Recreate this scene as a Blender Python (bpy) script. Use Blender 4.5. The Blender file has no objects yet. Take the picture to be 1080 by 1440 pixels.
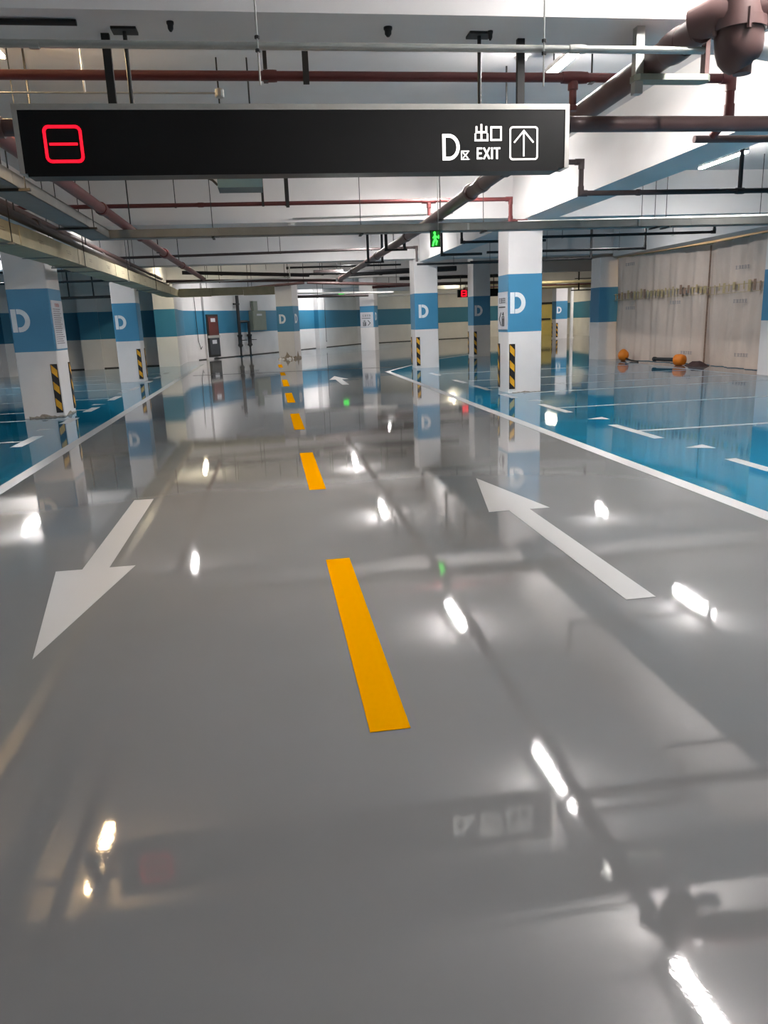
import bpy, bmesh, math, random
from mathutils import Vector, Matrix
random.seed(7)
S = bpy.context.scene
COL = S.collection
R = math.radians

# ------------------------------------------------------------------ camera
F_PX, PITCH, ROLL, YAW, CAM_H = 1073.5, R(14.06), R(2.2), R(8.03), 1.5
cd = bpy.data.cameras.new('camera'); cam = bpy.data.objects.new('camera', cd); COL.objects.link(cam)
cd.sensor_fit = 'VERTICAL'; cd.sensor_height = 36.0; cd.lens = 36.0 * F_PX / 1440.0
cd.clip_start = 0.05; cd.clip_end = 300
fw = Vector((math.sin(YAW) * math.cos(PITCH), math.cos(YAW) * math.cos(PITCH), -math.sin(PITCH)))
r0 = Vector((math.cos(YAW), -math.sin(YAW), 0)); u0 = r0.cross(fw)
rr = r0 * math.cos(ROLL) - u0 * math.sin(ROLL); uu = u0 * math.cos(ROLL) + r0 * math.sin(ROLL)
cam.matrix_world = Matrix(((rr.x, uu.x, -fw.x, 0), (rr.y, uu.y, -fw.y, 0), (rr.z, uu.z, -fw.z, CAM_H), (0, 0, 0, 1)))
S.camera = cam

# ------------------------------------------------------------------ world, exposure
w = bpy.data.worlds.new('world'); S.world = w; w.use_nodes = True
w.node_tree.nodes['Background'].inputs[0].default_value = (0.9, 0.95, 1.0, 1)
w.node_tree.nodes['Background'].inputs[1].default_value = 0.02
vs = S.view_settings
vs.view_transform = 'Standard'; vs.look = 'None'; vs.gamma = 1; vs.use_curve_mapping = False
vs.exposure = 3.4
LAMP = 42.0          # radiance of a cool white tube

# ------------------------------------------------------------------ materials
def lin(c): return tuple(((x / 255 + .055) / 1.055) ** 2.4 if x / 255 > .04045 else x / 255 / 12.92 for x in c)
MATS = {}
def mat(name, rgb, rough=.5, metal=0., var=.06, vscale=3., bump=0., bscale=40., spec=.5):
    if name in MATS: return MATS[name]
    m = bpy.data.materials.new(name); m.use_nodes = True; nt = m.node_tree; b = nt.nodes['Principled BSDF']
    c = lin(rgb)
    b.inputs['Roughness'].default_value = rough; b.inputs['Metallic'].default_value = metal
    b.inputs['Specular IOR Level'].default_value = spec
    geo = nt.nodes.new('ShaderNodeNewGeometry')
    n = nt.nodes.new('ShaderNodeTexNoise'); n.inputs['Scale'].default_value = vscale; n.inputs['Detail'].default_value = 5
    nt.links.new(geo.outputs['Position'], n.inputs['Vector'])
    rp = nt.nodes.new('ShaderNodeValToRGB')
    rp.color_ramp.elements[0].position = .3; rp.color_ramp.elements[1].position = .7
    rp.color_ramp.elements[0].color = (*[x * (1 - var) for x in c], 1); rp.color_ramp.elements[1].color = (*[min(1, x * (1 + var)) for x in c], 1)
    nt.links.new(n.outputs['Fac'], rp.inputs['Fac']); nt.links.new(rp.outputs['Color'], b.inputs['Base Color'])
    if bump:
        n2 = nt.nodes.new('ShaderNodeTexNoise'); n2.inputs['Scale'].default_value = bscale; n2.inputs['Detail'].default_value = 3
        nt.links.new(geo.outputs['Position'], n2.inputs['Vector'])
        bp = nt.nodes.new('ShaderNodeBump'); bp.inputs['Strength'].default_value = 1; bp.inputs['Distance'].default_value = bump
        nt.links.new(n2.outputs['Fac'], bp.inputs['Height']); nt.links.new(bp.outputs['Normal'], b.inputs['Normal'])
    MATS[name] = m; return m
def epoxy(name, rgb, var=.05, gloss=.035, spec=.5):
    """glossy self-levelling floor coat: fine orange peel plus slow trowel waves"""
    m = mat(name, rgb, gloss, 0, var, .6, spec=spec)
    nt = m.node_tree; b = nt.nodes['Principled BSDF']
    b.inputs['IOR'].default_value = 1.5
    geo = nt.nodes.new('ShaderNodeNewGeometry')
    prev = None
    for sc, dist, det in ((.9, .0011, 2), (6., .00012, 2), (28., .00006, 2), (110., .00004, 2)):
        n = nt.nodes.new('ShaderNodeTexNoise'); n.inputs['Scale'].default_value = sc; n.inputs['Detail'].default_value = det
        nt.links.new(geo.outputs['Position'], n.inputs['Vector'])
        bp = nt.nodes.new('ShaderNodeBump'); bp.inputs['Strength'].default_value = 1; bp.inputs['Distance'].default_value = dist
        nt.links.new(n.outputs['Fac'], bp.inputs['Height'])
        if prev: nt.links.new(prev.outputs['Normal'], bp.inputs['Normal'])
        prev = bp
    nt.links.new(prev.outputs['Normal'], b.inputs['Normal'])
    return m
def emit(name, rgb, strength, base=(10, 10, 10)):
    if name in MATS: return MATS[name]
    m = mat(name, base, .4, var=0)
    b = m.node_tree.nodes['Principled BSDF']
    b.inputs['Emission Color'].default_value = (*lin(rgb), 1); b.inputs['Emission Strength'].default_value = strength
    return m
def banded(name, white, blue, z0=1.19, z1=2.28):
    m = mat(name, white, .55, 0, .07, .8, .0015, 30)
    nt = m.node_tree; b = nt.nodes['Principled BSDF']
    geo = nt.nodes.new('ShaderNodeNewGeometry'); sx = nt.nodes.new('ShaderNodeSeparateXYZ')
    nt.links.new(geo.outputs['Position'], sx.inputs[0])
    g = nt.nodes.new('ShaderNodeMath'); g.operation = 'GREATER_THAN'; g.inputs[1].default_value = z0
    l = nt.nodes.new('ShaderNodeMath'); l.operation = 'LESS_THAN'; l.inputs[1].default_value = z1
    k = nt.nodes.new('ShaderNodeMath'); k.operation = 'MULTIPLY'
    nt.links.new(sx.outputs['Z'], g.inputs[0]); nt.links.new(sx.outputs['Z'], l.inputs[0])
    nt.links.new(g.outputs[0], k.inputs[0]); nt.links.new(l.outputs[0], k.inputs[1])
    mx = nt.nodes.new('ShaderNodeMix'); mx.data_type = 'RGBA'
    old = b.inputs['Base Color'].links[0].from_socket
    nt.links.new(k.outputs[0], mx.inputs['Factor']); nt.links.new(old, mx.inputs['A'])
    mx.inputs['B'].default_value = (*lin(blue), 1)
    nt.links.new(mx.outputs['Result'], b.inputs['Base Color'])
    return m

M_GREY = epoxy('grey_epoxy', (114, 114, 114))
M_BLUE = epoxy('blue_epoxy', (10, 108, 140), .04)
M_WHITE_LINE = epoxy('white_line_paint', (168, 169, 170), .02, .34, .12)
M_YELLOW_LINE = epoxy('yellow_line_paint', (196, 134, 0), .03, .5, .0)
M_JOINT = mat('joint_sealant', (46, 46, 46), .4)
M_CEIL = mat('slab_paint', (214, 214, 214), .8, 0, .06, 1.2, .001, 25)
M_BEAM = mat('beam_paint', (218, 216, 215), .75, 0, .05, 1.0, .001, 20)
M_WALL = banded('wall_paint', (214, 212, 212), (44, 116, 148))
M_COLW = mat('column_white_paint', (220, 217, 216), .55, 0, .05, 1.5, .0012, 25)
M_BAND = mat('column_blue_paint', (62, 132, 170), .5, 0, .04, 1.5, .001, 25)
M_LETTER = mat('letter_white', (222, 228, 232), .5, 0, .05, 8)
M_BLACK = mat('black_rubber', (24, 22, 26), .5)
M_HAZ = mat('hazard_yellow', (214, 158, 30), .45, 0, .12, 12)
M_DIRT = mat('scuffed_plaster', (150, 138, 124), .9, 0, .3, 20)
M_RED = mat('red_pipe_paint', (92, 40, 40), .45, 0, .12, 6, 0)
M_BROWN = mat('brown_pipe_paint', (88, 66, 64), .45, 0, .12, 5)
M_DARKP = mat('dark_pipe_paint', (52, 42, 42), .5, 0, .15, 6)
M_BLKP = mat('black_pipe_paint', (30, 31, 34), .5, 0, .1, 6)
M_GALV = mat('galvanised_steel', (168, 170, 166), .38, .55, .08, 9)
M_TRAY = mat('cable_tray_grey', (128, 128, 124), .5, .25, .08, 5)
M_CREAM = mat('fireproof_board', (176, 168, 140), .7, 0, .1, 4)
M_STEEL = mat('dark_steel', (38, 38, 38), .5, .3, .1, 10)
M_ALU = mat('brushed_aluminium', (176, 174, 168), .42, .6, .04, 20)
M_PANEL = mat('black_acrylic', (13, 13, 13), .4, 0, .03, 4, spec=.25)
M_LEDRED = emit('red_led', (255, 14, 34), .24)
M_LEDWHITE = emit('white_backlight', (255, 252, 244), .3)
M_LEDGREEN = emit('green_backlight', (60, 255, 70), .3)
M_GREEN = emit('green_panel', (0, 110, 26), .05, (0, 70, 20))
M_TUBE = emit('tube_cool', (255, 250, 247), LAMP, (240, 240, 240))
M_TUBEW = emit('tube_warm', (255, 214, 160), LAMP * .7, (240, 230, 210))
M_TUBEY = emit('tube_yellow', (255, 240, 205), LAMP * .55, (240, 235, 210))
M_LAMPBODY = mat('lamp_body_white', (205, 205, 205), .5)
M_TEAL = mat('teal_grey_plastic', (70, 96, 106), .5)
M_PVC = mat('white_plastic', (222, 220, 216), .4)
M_SHEET = mat('woven_plastic_sheet', (206, 190, 178), .6, 0, .07, 1.1, .008, 2.2)
M_TAPE = mat('yellow_tape', (184, 164, 122), .6, 0, .2, 14)
M_TAPEB = mat('brown_tape', (146, 118, 100), .6, 0, .2, 14)
M_PAPER = mat('notice_board_grey', (196, 198, 204), .5, 0, .03, 6)
M_INK = mat('dark_ink', (52, 56, 62), .6)
M_INKL = mat('grey_ink', (128, 124, 130), .6)
M_INKR = mat('red_ink', (176, 110, 106), .6)
M_ORANGE = mat('orange_plastic', (226, 128, 20), .45)
M_DOOR = mat('yellow_door_paint', (190, 172, 100), .5)
M_EBOX = mat('grey_green_steel', (128, 134, 122), .5)
M_CABR = mat('cabinet_red', (86, 38, 34), .4)
M_CLOTH = mat('dark_cloth', (64, 44, 44), .9)

# ------------------------------------------------------------------ mesh helpers
def wl(o):
    v = Vector((0, 0, 0))
    while o is not None: v += o.location; o = o.parent
    return v
class MB:
    def __init__(s, M=None): s.v = []; s.f = []; s.M = M or Matrix()
    def _a(s, vs, fs):
        n = len(s.v); s.v += [s.M @ Vector(p) for p in vs]; s.f += [[i + n for i in f] for f in fs]; return s
    def box(s, x0, x1, y0, y1, z0, z1):
        return s._a([(x, y, z) for z in (z0, z1) for x, y in ((x0, y0), (x1, y0), (x1, y1), (x0, y1))],
                    [(0, 3, 2, 1), (4, 5, 6, 7), (0, 1, 5, 4), (1, 2, 6, 5), (2, 3, 7, 6), (3, 0, 4, 7)])
    def bevbox(s, x0, x1, y0, y1, z0, z1, b):
        """box with bevelled vertical edges"""
        pts = [(x0 + b, y0), (x1 - b, y0), (x1, y0 + b), (x1, y1 - b), (x1 - b, y1), (x0 + b, y1), (x0, y1 - b), (x0, y0 + b)]
        return s.prism([(p[0], p[1]) for p in pts], z0, z1)
    def prism(s, pts, z0, z1):
        n = len(pts)
        return s._a([(x, y, z0) for x, y in pts] + [(x, y, z1) for x, y in pts],
                    [list(range(n - 1, -1, -1)), list(range(n, 2 * n))] + [(i, (i + 1) % n, n + (i + 1) % n, n + i) for i in range(n)])
    def tube(s, pts, r, seg=12, caps=True):
        P = [Vector(p) for p in pts]; n = len(P); rs = r if isinstance(r, (list, tuple)) else [r] * n
        vs = []; ref = None
        for i in range(n):
            a = (P[i] - P[i - 1]).normalized() if i else (P[1] - P[0]).normalized()
            b = (P[i + 1] - P[i]).normalized() if i < n - 1 else a
            t = (a + b); t = t.normalized() if t.length > 1e-6 else a
            sc = 1 / max(.35, t.dot(a))
            if ref is None:
                ref = Vector((0, 0, 1)) if abs(t.z) < .9 else Vector((1, 0, 0))
                u = (ref - t * ref.dot(t)).normalized()
            else:
                u = (u - t * u.dot(t)); u = u.normalized() if u.length > 1e-4 else t.orthogonal().normalized()
            k = t.cross(u)
            bend = (b - a); bend = bend - t * bend.dot(t)
            bd = bend.normalized() if bend.length > 1e-4 else None
            for j in range(seg):
                q = u * math.cos(2 * math.pi * j / seg) + k * math.sin(2 * math.pi * j / seg)
                if bd is not None: q = q + bd * (q.dot(bd) * (sc - 1))
                vs.append(P[i] + q * rs[i])
        fs = [(i * seg + j, i * seg + (j + 1) % seg, (i + 1) * seg + (j + 1) % seg, (i + 1) * seg + j) for i in range(n - 1) for j in range(seg)]
        if caps: fs += [list(range(seg - 1, -1, -1)), list(range((n - 1) * seg, n * seg))]
        return s._a(vs, fs)
    def lathe(s, prof, c=(0, 0, 0), seg=20):
        """prof: (radius, z) pairs about a vertical axis through c"""
        vs = [(c[0] + r * math.cos(2 * math.pi * j / seg), c[1] + r * math.sin(2 * math.pi * j / seg), c[2] + z) for r, z in prof for j in range(seg)]
        n = len(prof)
        fs = [(i * seg + j, i * seg + (j + 1) % seg, (i + 1) * seg + (j + 1) % seg, (i + 1) * seg + j) for i in range(n - 1) for j in range(seg)]
        fs += [list(range(seg - 1, -1, -1)), list(range((n - 1) * seg, n * seg))]
        return s._a(vs, fs)
    def build(s, name, m, parent=None, smooth=False):
        me = bpy.data.meshes.new(name)
        off = wl(parent) if parent is not None else Vector((0, 0, 0))
        c = Vector((0, 0, 0))
        me.from_pydata([tuple(p - off - c) for p in s.v], [], s.f); me.materials.append(m); me.update()
        bm = bmesh.new(); bm.from_mesh(me); bmesh.ops.recalc_face_normals(bm, faces=bm.faces); bm.to_mesh(me); bm.free()
        if smooth:
            for p in me.polygons: p.use_smooth = True
            me.set_sharp_from_angle(angle=R(40))
        o = bpy.data.objects.new(name, me); COL.objects.link(o)
        if parent is not None: o.parent = parent
        return o
def tag(o, label=None, cat=None, group=None, kind=None):
    if label: o['label'] = label
    if cat: o['category'] = cat
    if group: o['group'] = group
    if kind: o['kind'] = kind
    return o
def thing(name, loc, label, cat, group=None):
    o = bpy.data.objects.new(name, None); COL.objects.link(o); o.location = loc; o.empty_display_size = .1
    return tag(o, label, cat, group)
def struct(mb, name, m): return tag(mb.build(name, m), kind='structure')
def face_frame(origin, right, up):
    """matrix whose local x is along a wall face, z up it and -y out of it"""
    r = Vector(right).normalized(); u = Vector(up).normalized(); y = u.cross(r)
    o = Vector(origin)
    return Matrix(((r.x, y.x, u.x, o.x), (r.y, y.y, u.y, o.y), (r.z, y.z, u.z, o.z), (0, 0, 0, 1)))
def stroke(mb, pts, wd, y0=-.004, y1=0):
    """flat bar lettering stroke in the local xz plane"""
    for a, b in zip(pts[:-1], pts[1:]):
        d = Vector((b[0] - a[0], b[1] - a[1])); L = d.length
        if L < 1e-6: continue
        d /= L; n = Vector((-d.y, d.x)) * wd / 2; e = d * wd * .5
        q = [(a[0] - e.x - n.x, a[1] - e.y - n.y), (b[0] + e.x - n.x, b[1] + e.y - n.y), (b[0] + e.x + n.x, b[1] + e.y + n.y), (a[0] - e.x + n.x, a[1] - e.y + n.y)]
        mb._a([(x, y0, z) for x, z in q] + [(x, y1, z) for x, z in q], [(0, 1, 2, 3), (7, 6, 5, 4), (0, 4, 5, 1), (1, 5, 6, 2), (2, 6, 7, 3), (3, 7, 4, 0)])
def ring_path(w_, h_, r, n=5):
    pts = []
    for cx, cz, a0 in ((w_ - r, r, -90), (w_ - r, h_ - r, 0), (r, h_ - r, 90), (r, r, 180)):
        for k in range(n + 1):
            a = R(a0 + 90 * k / n); pts.append((cx + r * math.cos(a), cz + r * math.sin(a)))
    return pts + [pts[0]]
def shift(pts, x, z, s=1): return [(x + p[0] * s, z + p[1] * s) for p in pts]
def letter_d(mb, x, z, w_, h_, t, gap=0., y0=-.004):
    """capital D; a stencil D gets a gap in its top and bottom bar"""
    ho, wo = h_ / 2, w_
    stem = [(x, z), (x + t, z), (x + t, z + h_), (x, z + h_)]
    mb._a([(a, y0, b) for a, b in stem] + [(a, 0, b) for a, b in stem], [(0, 1, 2, 3), (7, 6, 5, 4), (0, 4, 5, 1), (1, 5, 6, 2), (2, 6, 7, 3), (3, 7, 4, 0)])
    x1 = x + t + gap; straight = x + w_ - ho * .92
    straight = max(straight, x1 + .002)
    out, inn = [(x1, z)], [(x1, z + t)]
    n = 14
    for k in range(n + 1):
        a = R(-90 + 180 * k / n)
        out.append((straight + (x + w_ - straight) * math.cos(a), z + ho + ho * math.sin(a)))
        inn.append((straight + (x + w_ - straight - t) * math.cos(a), z + ho + (ho - t) * math.sin(a)))
    out.append((x1, z + h_)); inn.append((x1, z + h_ - t))
    N = len(out)
    vs = [(a, y0, b) for a, b in out] + [(a, y0, b) for a, b in inn] + [(a, 0, b) for a, b in out] + [(a, 0, b) for a, b in inn]
    fs = []
    for i in range(N - 1):
        fs += [(i, i + 1, N + i + 1, N + i), (2 * N + i, 3 * N + i, 3 * N + i + 1, 2 * N + i + 1), (i, 2 * N + i, 2 * N + i + 1, i + 1), (N + i, N + i + 1, 3 * N + i + 1, 3 * N + i)]
    fs += [(0, N, 3 * N, 2 * N), (N - 1, 3 * N - 1, 4 * N - 1, 2 * N - 1)]
    mb._a(vs, fs)

# ------------------------------------------------------------------ structure: floor, walls, slab, beams
X0, X1, Y0, Y1 = -16., 30., -9., 66.
SLAB = 4.1
struct(MB().box(X0, X1, Y0, Y1, -.2, 0), 'floor', M_GREY)
LX, RX = -2.74, 3.55       # lane edge lines
struct(MB().prism([(LX, -8.8), (LX, 32.6), (-3.55, 32.6), (-4.4, 33.3), (-9.7, 30), (-9.7, -8.8)], 0, .001), 'floor_bay_left', M_BLUE)
struct(MB().prism([(RX, -8.8), (10.9, -8.8), (10.9, 23.8), (14, 36), (12.6, 37), (6.1, 28.9), (RX, 23.4)], 0, .001), 'floor_bay_right', M_BLUE)
struct(MB().prism([(1.3, 35.9), (9.5, 46.5), (13, 51.5), (13, 55.8), (6.6, 53), (-1.8, 39.6)], 0, .001), 'floor_bay_back', M_BLUE)
struct(MB().box(X0, X1, Y0, Y1, SLAB, SLAB + .25), 'ceiling', M_CEIL)
for i, y in enumerate((-4.05, 5.15, 14.85, 24.05, 33.25, 42.45, 51.65)):
    struct(MB().box(X0, X1, y, y + .66, 3.3 if y < 50 else 3.4, SLAB), 'ceiling_beam_cross', M_BEAM)
for x, wd, z in ((-10.0, .6, 3.25), (-4.42, .6, 3.25), (4.78, .6, 3.2), (11.0, .62, 3.2), (17.4, .6, 3.2)):
    struct(MB().box(x, x + wd, Y0, 24.0 if x > 4 else 33.2, z, SLAB), 'ceiling_beam_long', M_BEAM)
def wall(name, pts, t=.25, top=SLAB, m=M_WALL):
    mb = MB()
    for a, b in zip(pts[:-1], pts[1:]):
        d = Vector((b[0] - a[0], b[1] - a[1])).normalized(); n = Vector((-d.y, d.x)) * t
        mb.prism([(a[0], a[1]), (b[0], b[1]), (b[0] + n.x, b[1] + n.y), (a[0] + n.x, a[1] + n.y)], 0, top)
    return struct(mb, name, m)
wall('wall_left', [(-9.8, -8.9), (-9.8, 30.1)])
wall('wall_back_left', [(-9.8, 30.1), (-8.1, 33.4), (-4.45, 34.0), (-3.65, 34.0), (-3.65, 36.6), (-3.3, 37.8)])
wall('wall_back', [(-3.3, 37.8), (6.2, 53.5)])
wall('wall_back_right', [(6.2, 53.5), (15.5, 58.0), (23.0, 59.5)])
wall('wall_far_right', [(23.0, 59.5), (21.4, 50.0), (28.0, 47.0)])
wall('wall_right', [(28.0, 47.0), (28.0, -8.9)])
wall('wall_behind', [(28.0, -8.9), (-9.8, -8.9)])
def pilaster(a, b, depth, h=SLAB):
    d = Vector((b[0] - a[0], b[1] - a[1])).normalized(); n = Vector((d.y, -d.x)) * depth
    struct(MB().prism([(a[0], a[1]), (b[0], b[1]), (b[0] + n.x, b[1] + n.y), (a[0] + n.x, a[1] + n.y)], 0, h), 'wall_pilaster', M_WALL)
pilaster((-4.42, 34.0), (-3.6, 34.0), 1.2, 3.25)
pilaster((-7.5, 33.5), (-6.75, 33.62), .35)
pilaster((-9.7, 30.3), (-9.3, 31.1), .3)
pilaster((2.95, 48.13), (3.4, 48.88), .3)
pilaster((-2.95, 38.38), (-2.7, 38.79), .12)
pilaster((17.8, 58.46), (18.5, 58.6), .4)
# dark skirting where the back walls meet the floor
def skirt(name, a, b):
    d = Vector((b[0] - a[0], b[1] - a[1])).normalized(); n = Vector((d.y, -d.x)) * .02
    struct(MB().prism([(a[0], a[1]), (b[0], b[1]), (b[0] + n.x, b[1] + n.y), (a[0] + n.x, a[1] + n.y)], .001, .04), name, M_JOINT)
skirt('baseboard_back', (-3.25, 37.88), (6.2, 53.5)); skirt('baseboard_back_right', (6.2, 53.5), (15.5, 58.0)); skirt('baseboard_back_left', (-8.1, 33.4), (-4.45, 34.0))

# ------------------------------------------------------------------ floor markings
def mark(name, label, pts, m=M_WHITE_LINE, group=None, z=.0025):
    return tag(MB().prism(pts, .0008, z).build(name, m), label, 'floor marking', group)
def strip(x0, x1, y0, y1): return [(x0, y0), (x1, y0), (x1, y1), (x0, y1)]
dash_y = [(2.57, 4.77), (6.96, 9.09), (11.2, 13.3), (15.25, 17.45), (19.4, 21.8), (23.7, 25.3), (28.2, 30.4)]
words = ['longest-looking yellow lane dash nearest the camera', 'yellow lane dash, second from the camera, between the two white arrows tips', 'yellow lane dash, third from the camera',
         'small yellow lane dash, fourth from the camera', 'small yellow lane dash, fifth from the camera', 'tiny yellow lane dash just before the floor joint', 'tiny yellow lane dash farthest away, past the floor joint']
for (a, b), wd in zip(dash_y, words):
    mark('lane_dash', wd, strip(.27 + .003 * a, .425 + .003 * a, a, b), M_YELLOW_LINE, 'yellow centre line dashes')
# arrows: tail, shoulder, tip
def arrow(label, xc, tail, shoulder, tip, hw=.25, sw=.085):
    mark('lane_arrow', label, [(xc - sw, tail), (xc + sw, tail), (xc + sw, shoulder), (xc + hw, shoulder), (xc, tip), (xc - hw, shoulder), (xc - sw, shoulder)], group='white lane arrows')
arrow('white floor arrow pointing towards the camera on the left lane', -1.21, 7.03, 4.98, 3.57)
arrow('white floor arrow pointing away on the right lane, beside nearest yellow dash', 1.89, 3.63, 5.68, 6.98)
arrow('small distant white floor arrow pointing away on the right lane', 1.85, 19.0, 20.9, 22.3, .26)
mark('lane_edge_line', 'long straight white line along the left edge of the grey lane', strip(LX - .075, LX + .075, -8.5, 33.4))
mark('lane_edge_line', 'long straight white line along the right edge of the grey lane', strip(RX - .075, RX + .075, -8.5, 23.3))
def seg(a, b, wd):
    d = Vector((b[0] - a[0], b[1] - a[1])).normalized(); n = Vector((-d.y, d.x)) * wd / 2
    return [(a[0] - n.x, a[1] - n.y), (b[0] - n.x, b[1] - n.y), (b[0] + n.x, b[1] + n.y), (a[0] + n.x, a[1] + n.y)]
mark('lane_edge_line', 'white line bending off right from the end of the lane edge', seg((RX - .02, 23.2), (6.2, 28.9), .13))
mark('lane_edge_line', 'distant white line running on towards the far right columns', seg((6.2, 28.9), (12.7, 37.0), .13))
# right bays: T marks and triangles
ords = ['nearest', 'second', 'third', 'fourth', 'fifth', 'sixth', 'seventh']
for i, (y, x1_, l0, l1) in enumerate(((6.45, 10.4, .65, .65), (9.21, 10.4, .65, .65), (12.05, 10.4, .65, .65))):
    mark('bay_marking', f'white T-shaped bay marking on right blue floor, {ords[i]} from the camera',
         [(4.53, y - l0), (4.66, y - l0), (4.66, y - .045), (x1_, y - .045), (x1_, y + .045), (4.66, y + .045), (4.66, y + l1), (4.53, y + l1)], group='right bay T markings')
mark('bay_marking', 'white bay line running along the front of the nearest right column', [(4.46, 13.9), (4.6, 13.9), (4.6, 14.7), (10.6, 14.7), (10.6, 14.8), (4.46, 14.8)], group='right bay T markings')
for i, (y, xx) in enumerate(((16.3, 10.45), (18.3, 10.45), (21.1, 10.45))):
    mark('bay_marking', f'distant thin white T-shaped bay marking behind nearest right column, {ords[i]} one',
         [(4.49, y - .6), (4.62, y - .6), (4.62, y - .05), (xx, y - .05), (xx, y + .05), (4.62, y + .05), (4.62, y + .6), (4.49, y + .6)], group='right bay T markings')
mark('bay_marking', 'thin white line slanting along the foot of the plastic curtain', seg((10.75, 14.95), (10.55, 24.0), .1))
for i, y in enumerate((7.85, 10.55, 13.3)):
    mark('bay_triangle', f'small white triangle between right bay lines, {ords[i]} from the camera', [(4.53, y), (4.81, y - .14), (4.81, y + .14)], group='right bay triangles')
# left bays
for i, (y, l) in enumerate(((8.8, .6), (11.6, .55))):
    mark('bay_marking', f'white T-shaped bay marking on left blue floor in front of nearest left column, {ords[i]} one',
         [(-3.44, y - l), (-3.44, y + l), (-3.6, y + l), (-3.6, y + .045), (-9.2, y + .045), (-9.2, y - .045), (-3.6, y - .045), (-3.6, y - l)], group='left bay T markings')
mark('bay_marking', 'white bay line with end bar touching the front of the nearest left column', [(-3.45, 13.65), (-3.45, 14.5), (-3.6, 14.5), (-9.2, 14.5), (-9.2, 14.4), (-3.6, 14.4), (-3.6, 13.65)], group='left bay T markings')
for i, (y, l) in enumerate(((15.95, .42), (18.4, .5), (21.2, .55), (23.7, .4), (25.6, .5), (27.9, .5))):
    mark('bay_marking', f'white T-shaped bay marking beyond nearest left column, {ords[i]} of that row',
         [(-3.47, y - l), (-3.47, y + l), (-3.63, y + l), (-3.63, y + .045), (-9.2, y + .045), (-9.2, y - .045), (-3.63, y - .045), (-3.63, y - l)], group='left bay T markings')
for i, y in enumerate((12.95, 17.0, 19.9)):
    mark('bay_triangle', f'small white triangle between left bay lines, {ords[i]} from the camera', [(-3.48, y), (-3.75, y - .13), (-3.75, y + .13)], group='left bay triangles')
for i, (a, b) in enumerate((((-.4, 41.0), (2.2, 39.6)), ((2.2, 45.3), (5.2, 43.6)), ((4.6, 49.4), (8.4, 47.4)))):
    mark('bay_marking', f'faint distant white bay line before the back wall, {ords[i]} from the left', seg(a, b, .12), group='back bay lines')
tag(MB().prism(seg((-2.45, 25.75), (4.38, 25.36), .09), .001, .004).build('expansion_joint', M_JOINT), 'dark sealed expansion joint crossing the whole grey lane', 'floor joint')

# ------------------------------------------------------------------ columns
def glyph_rows(mb, x, z, w_, h_, n):
    """small dense block characters that cannot be read in the photograph"""
    cw = w_ / n
    for i in range(n):
        gx = x + i * cw
        st = cw * .1
        stroke(mb, [(gx + cw * .1, z + h_ * .85), (gx + cw * .8, z + h_ * .85)], st); stroke(mb, [(gx + cw * .15, z + h_ * .5), (gx + cw * .75, z + h_ * .5)], st)
        stroke(mb, [(gx + cw * .1, z + h_ * .1), (gx + cw * .8, z + h_ * .1)], st); stroke(mb, [(gx + cw * (.25 + .12 * (i % 3)), z + h_ * .1), (gx + cw * (.25 + .12 * (i % 3)), z + h_ * .95)], st)
        if i % 2: stroke(mb, [(gx + cw * .72, z + h_ * .1), (gx + cw * .72, z + h_ * .85)], st)
def lift_notice(parent, M, w_, h_, left):
    bd = MB(M).box(0, w_, -.012, 0, 0, h_).build('notice_board', M_PAPER, parent); bd['label'] = 'pale grey direction notice with chevron'
    mb = MB(M @ Matrix.Translation((0, -.012, 0)))
    glyph_rows(mb, w_ * .16, h_ * .7, w_ * .66, h_ * .15, 4)
    mb.build('notice_writing', M_INK, bd)
    mb = MB(M @ Matrix.Translation((0, -.012, 0)))
    for k in range(9): stroke(mb, [(w_ * (.14 + .075 * k), h_ * .6), (w_ * (.18 + .075 * k), h_ * .6)], h_ * .035)
    mb.build('notice_small_writing', M_INK, bd)['kind'] = 'stuff'
    mb = MB(M @ Matrix.Translation((0, -.012, 0)))
    ix, cx = (w_ * .56, w_ * .3) if left else (w_ * .3, w_ * .62)
    sgn = -1 if left else 1
    stroke(mb, [(cx - sgn * .02, h_ * .12), (cx + sgn * w_ * .14, h_ * .28), (cx - sgn * .02, h_ * .44)], w_ * .05)
    stroke(mb, ring_pts(ix - w_ * .1, h_ * .1, w_ * .22, h_ * .24), w_ * .03)
    stroke(mb, [(ix - w_ * .03, h_ * .14), (ix - w_ * .03, h_ * .28)], w_ * .06); stroke(mb, [(ix + w_ * .07, h_ * .14), (ix + w_ * .07, h_ * .28)], w_ * .06)
    stroke(mb, [(ix - w_ * .06, h_ * .4), (ix, h_ * .45), (ix, h_ * .38)], w_ * .03); stroke(mb, [(ix + w_ * .04, h_ * .45), (ix + w_ * .08, h_ * .38)], w_ * .03)
    mb.build('chevron_and_lift_symbol', M_INK, bd)
def ring_pts(x, z, w_, h_): return [(x, z), (x + w_, z), (x + w_, z + h_), (x, z + h_), (x, z)]
def hazard(parent, M, w_, z0, z1):
    p = MB(M).box(0, w_, -.012, 0, z0, z1).build('hazard_strip', M_BLACK, parent)
    z = z0 + .03
    while z < z1 - .2:
        q = [(0.012, z + .1), (w_ - .012, z), (w_ - .012, z + .14), (0.012, z + .24)]
        q = [(a, min(b, z1 - .01)) for a, b in q]
        MB(M)._a([(a, -.0145, b) for a, b in q] + [(a, -.012, b) for a, b in q], [(0, 1, 2, 3), (7, 6, 5, 4), (0, 4, 5, 1), (1, 5, 6, 2), (2, 6, 7, 3), (3, 7, 4, 0)]).build('hazard_stripe', M_HAZ, p)
        z += .3
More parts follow.
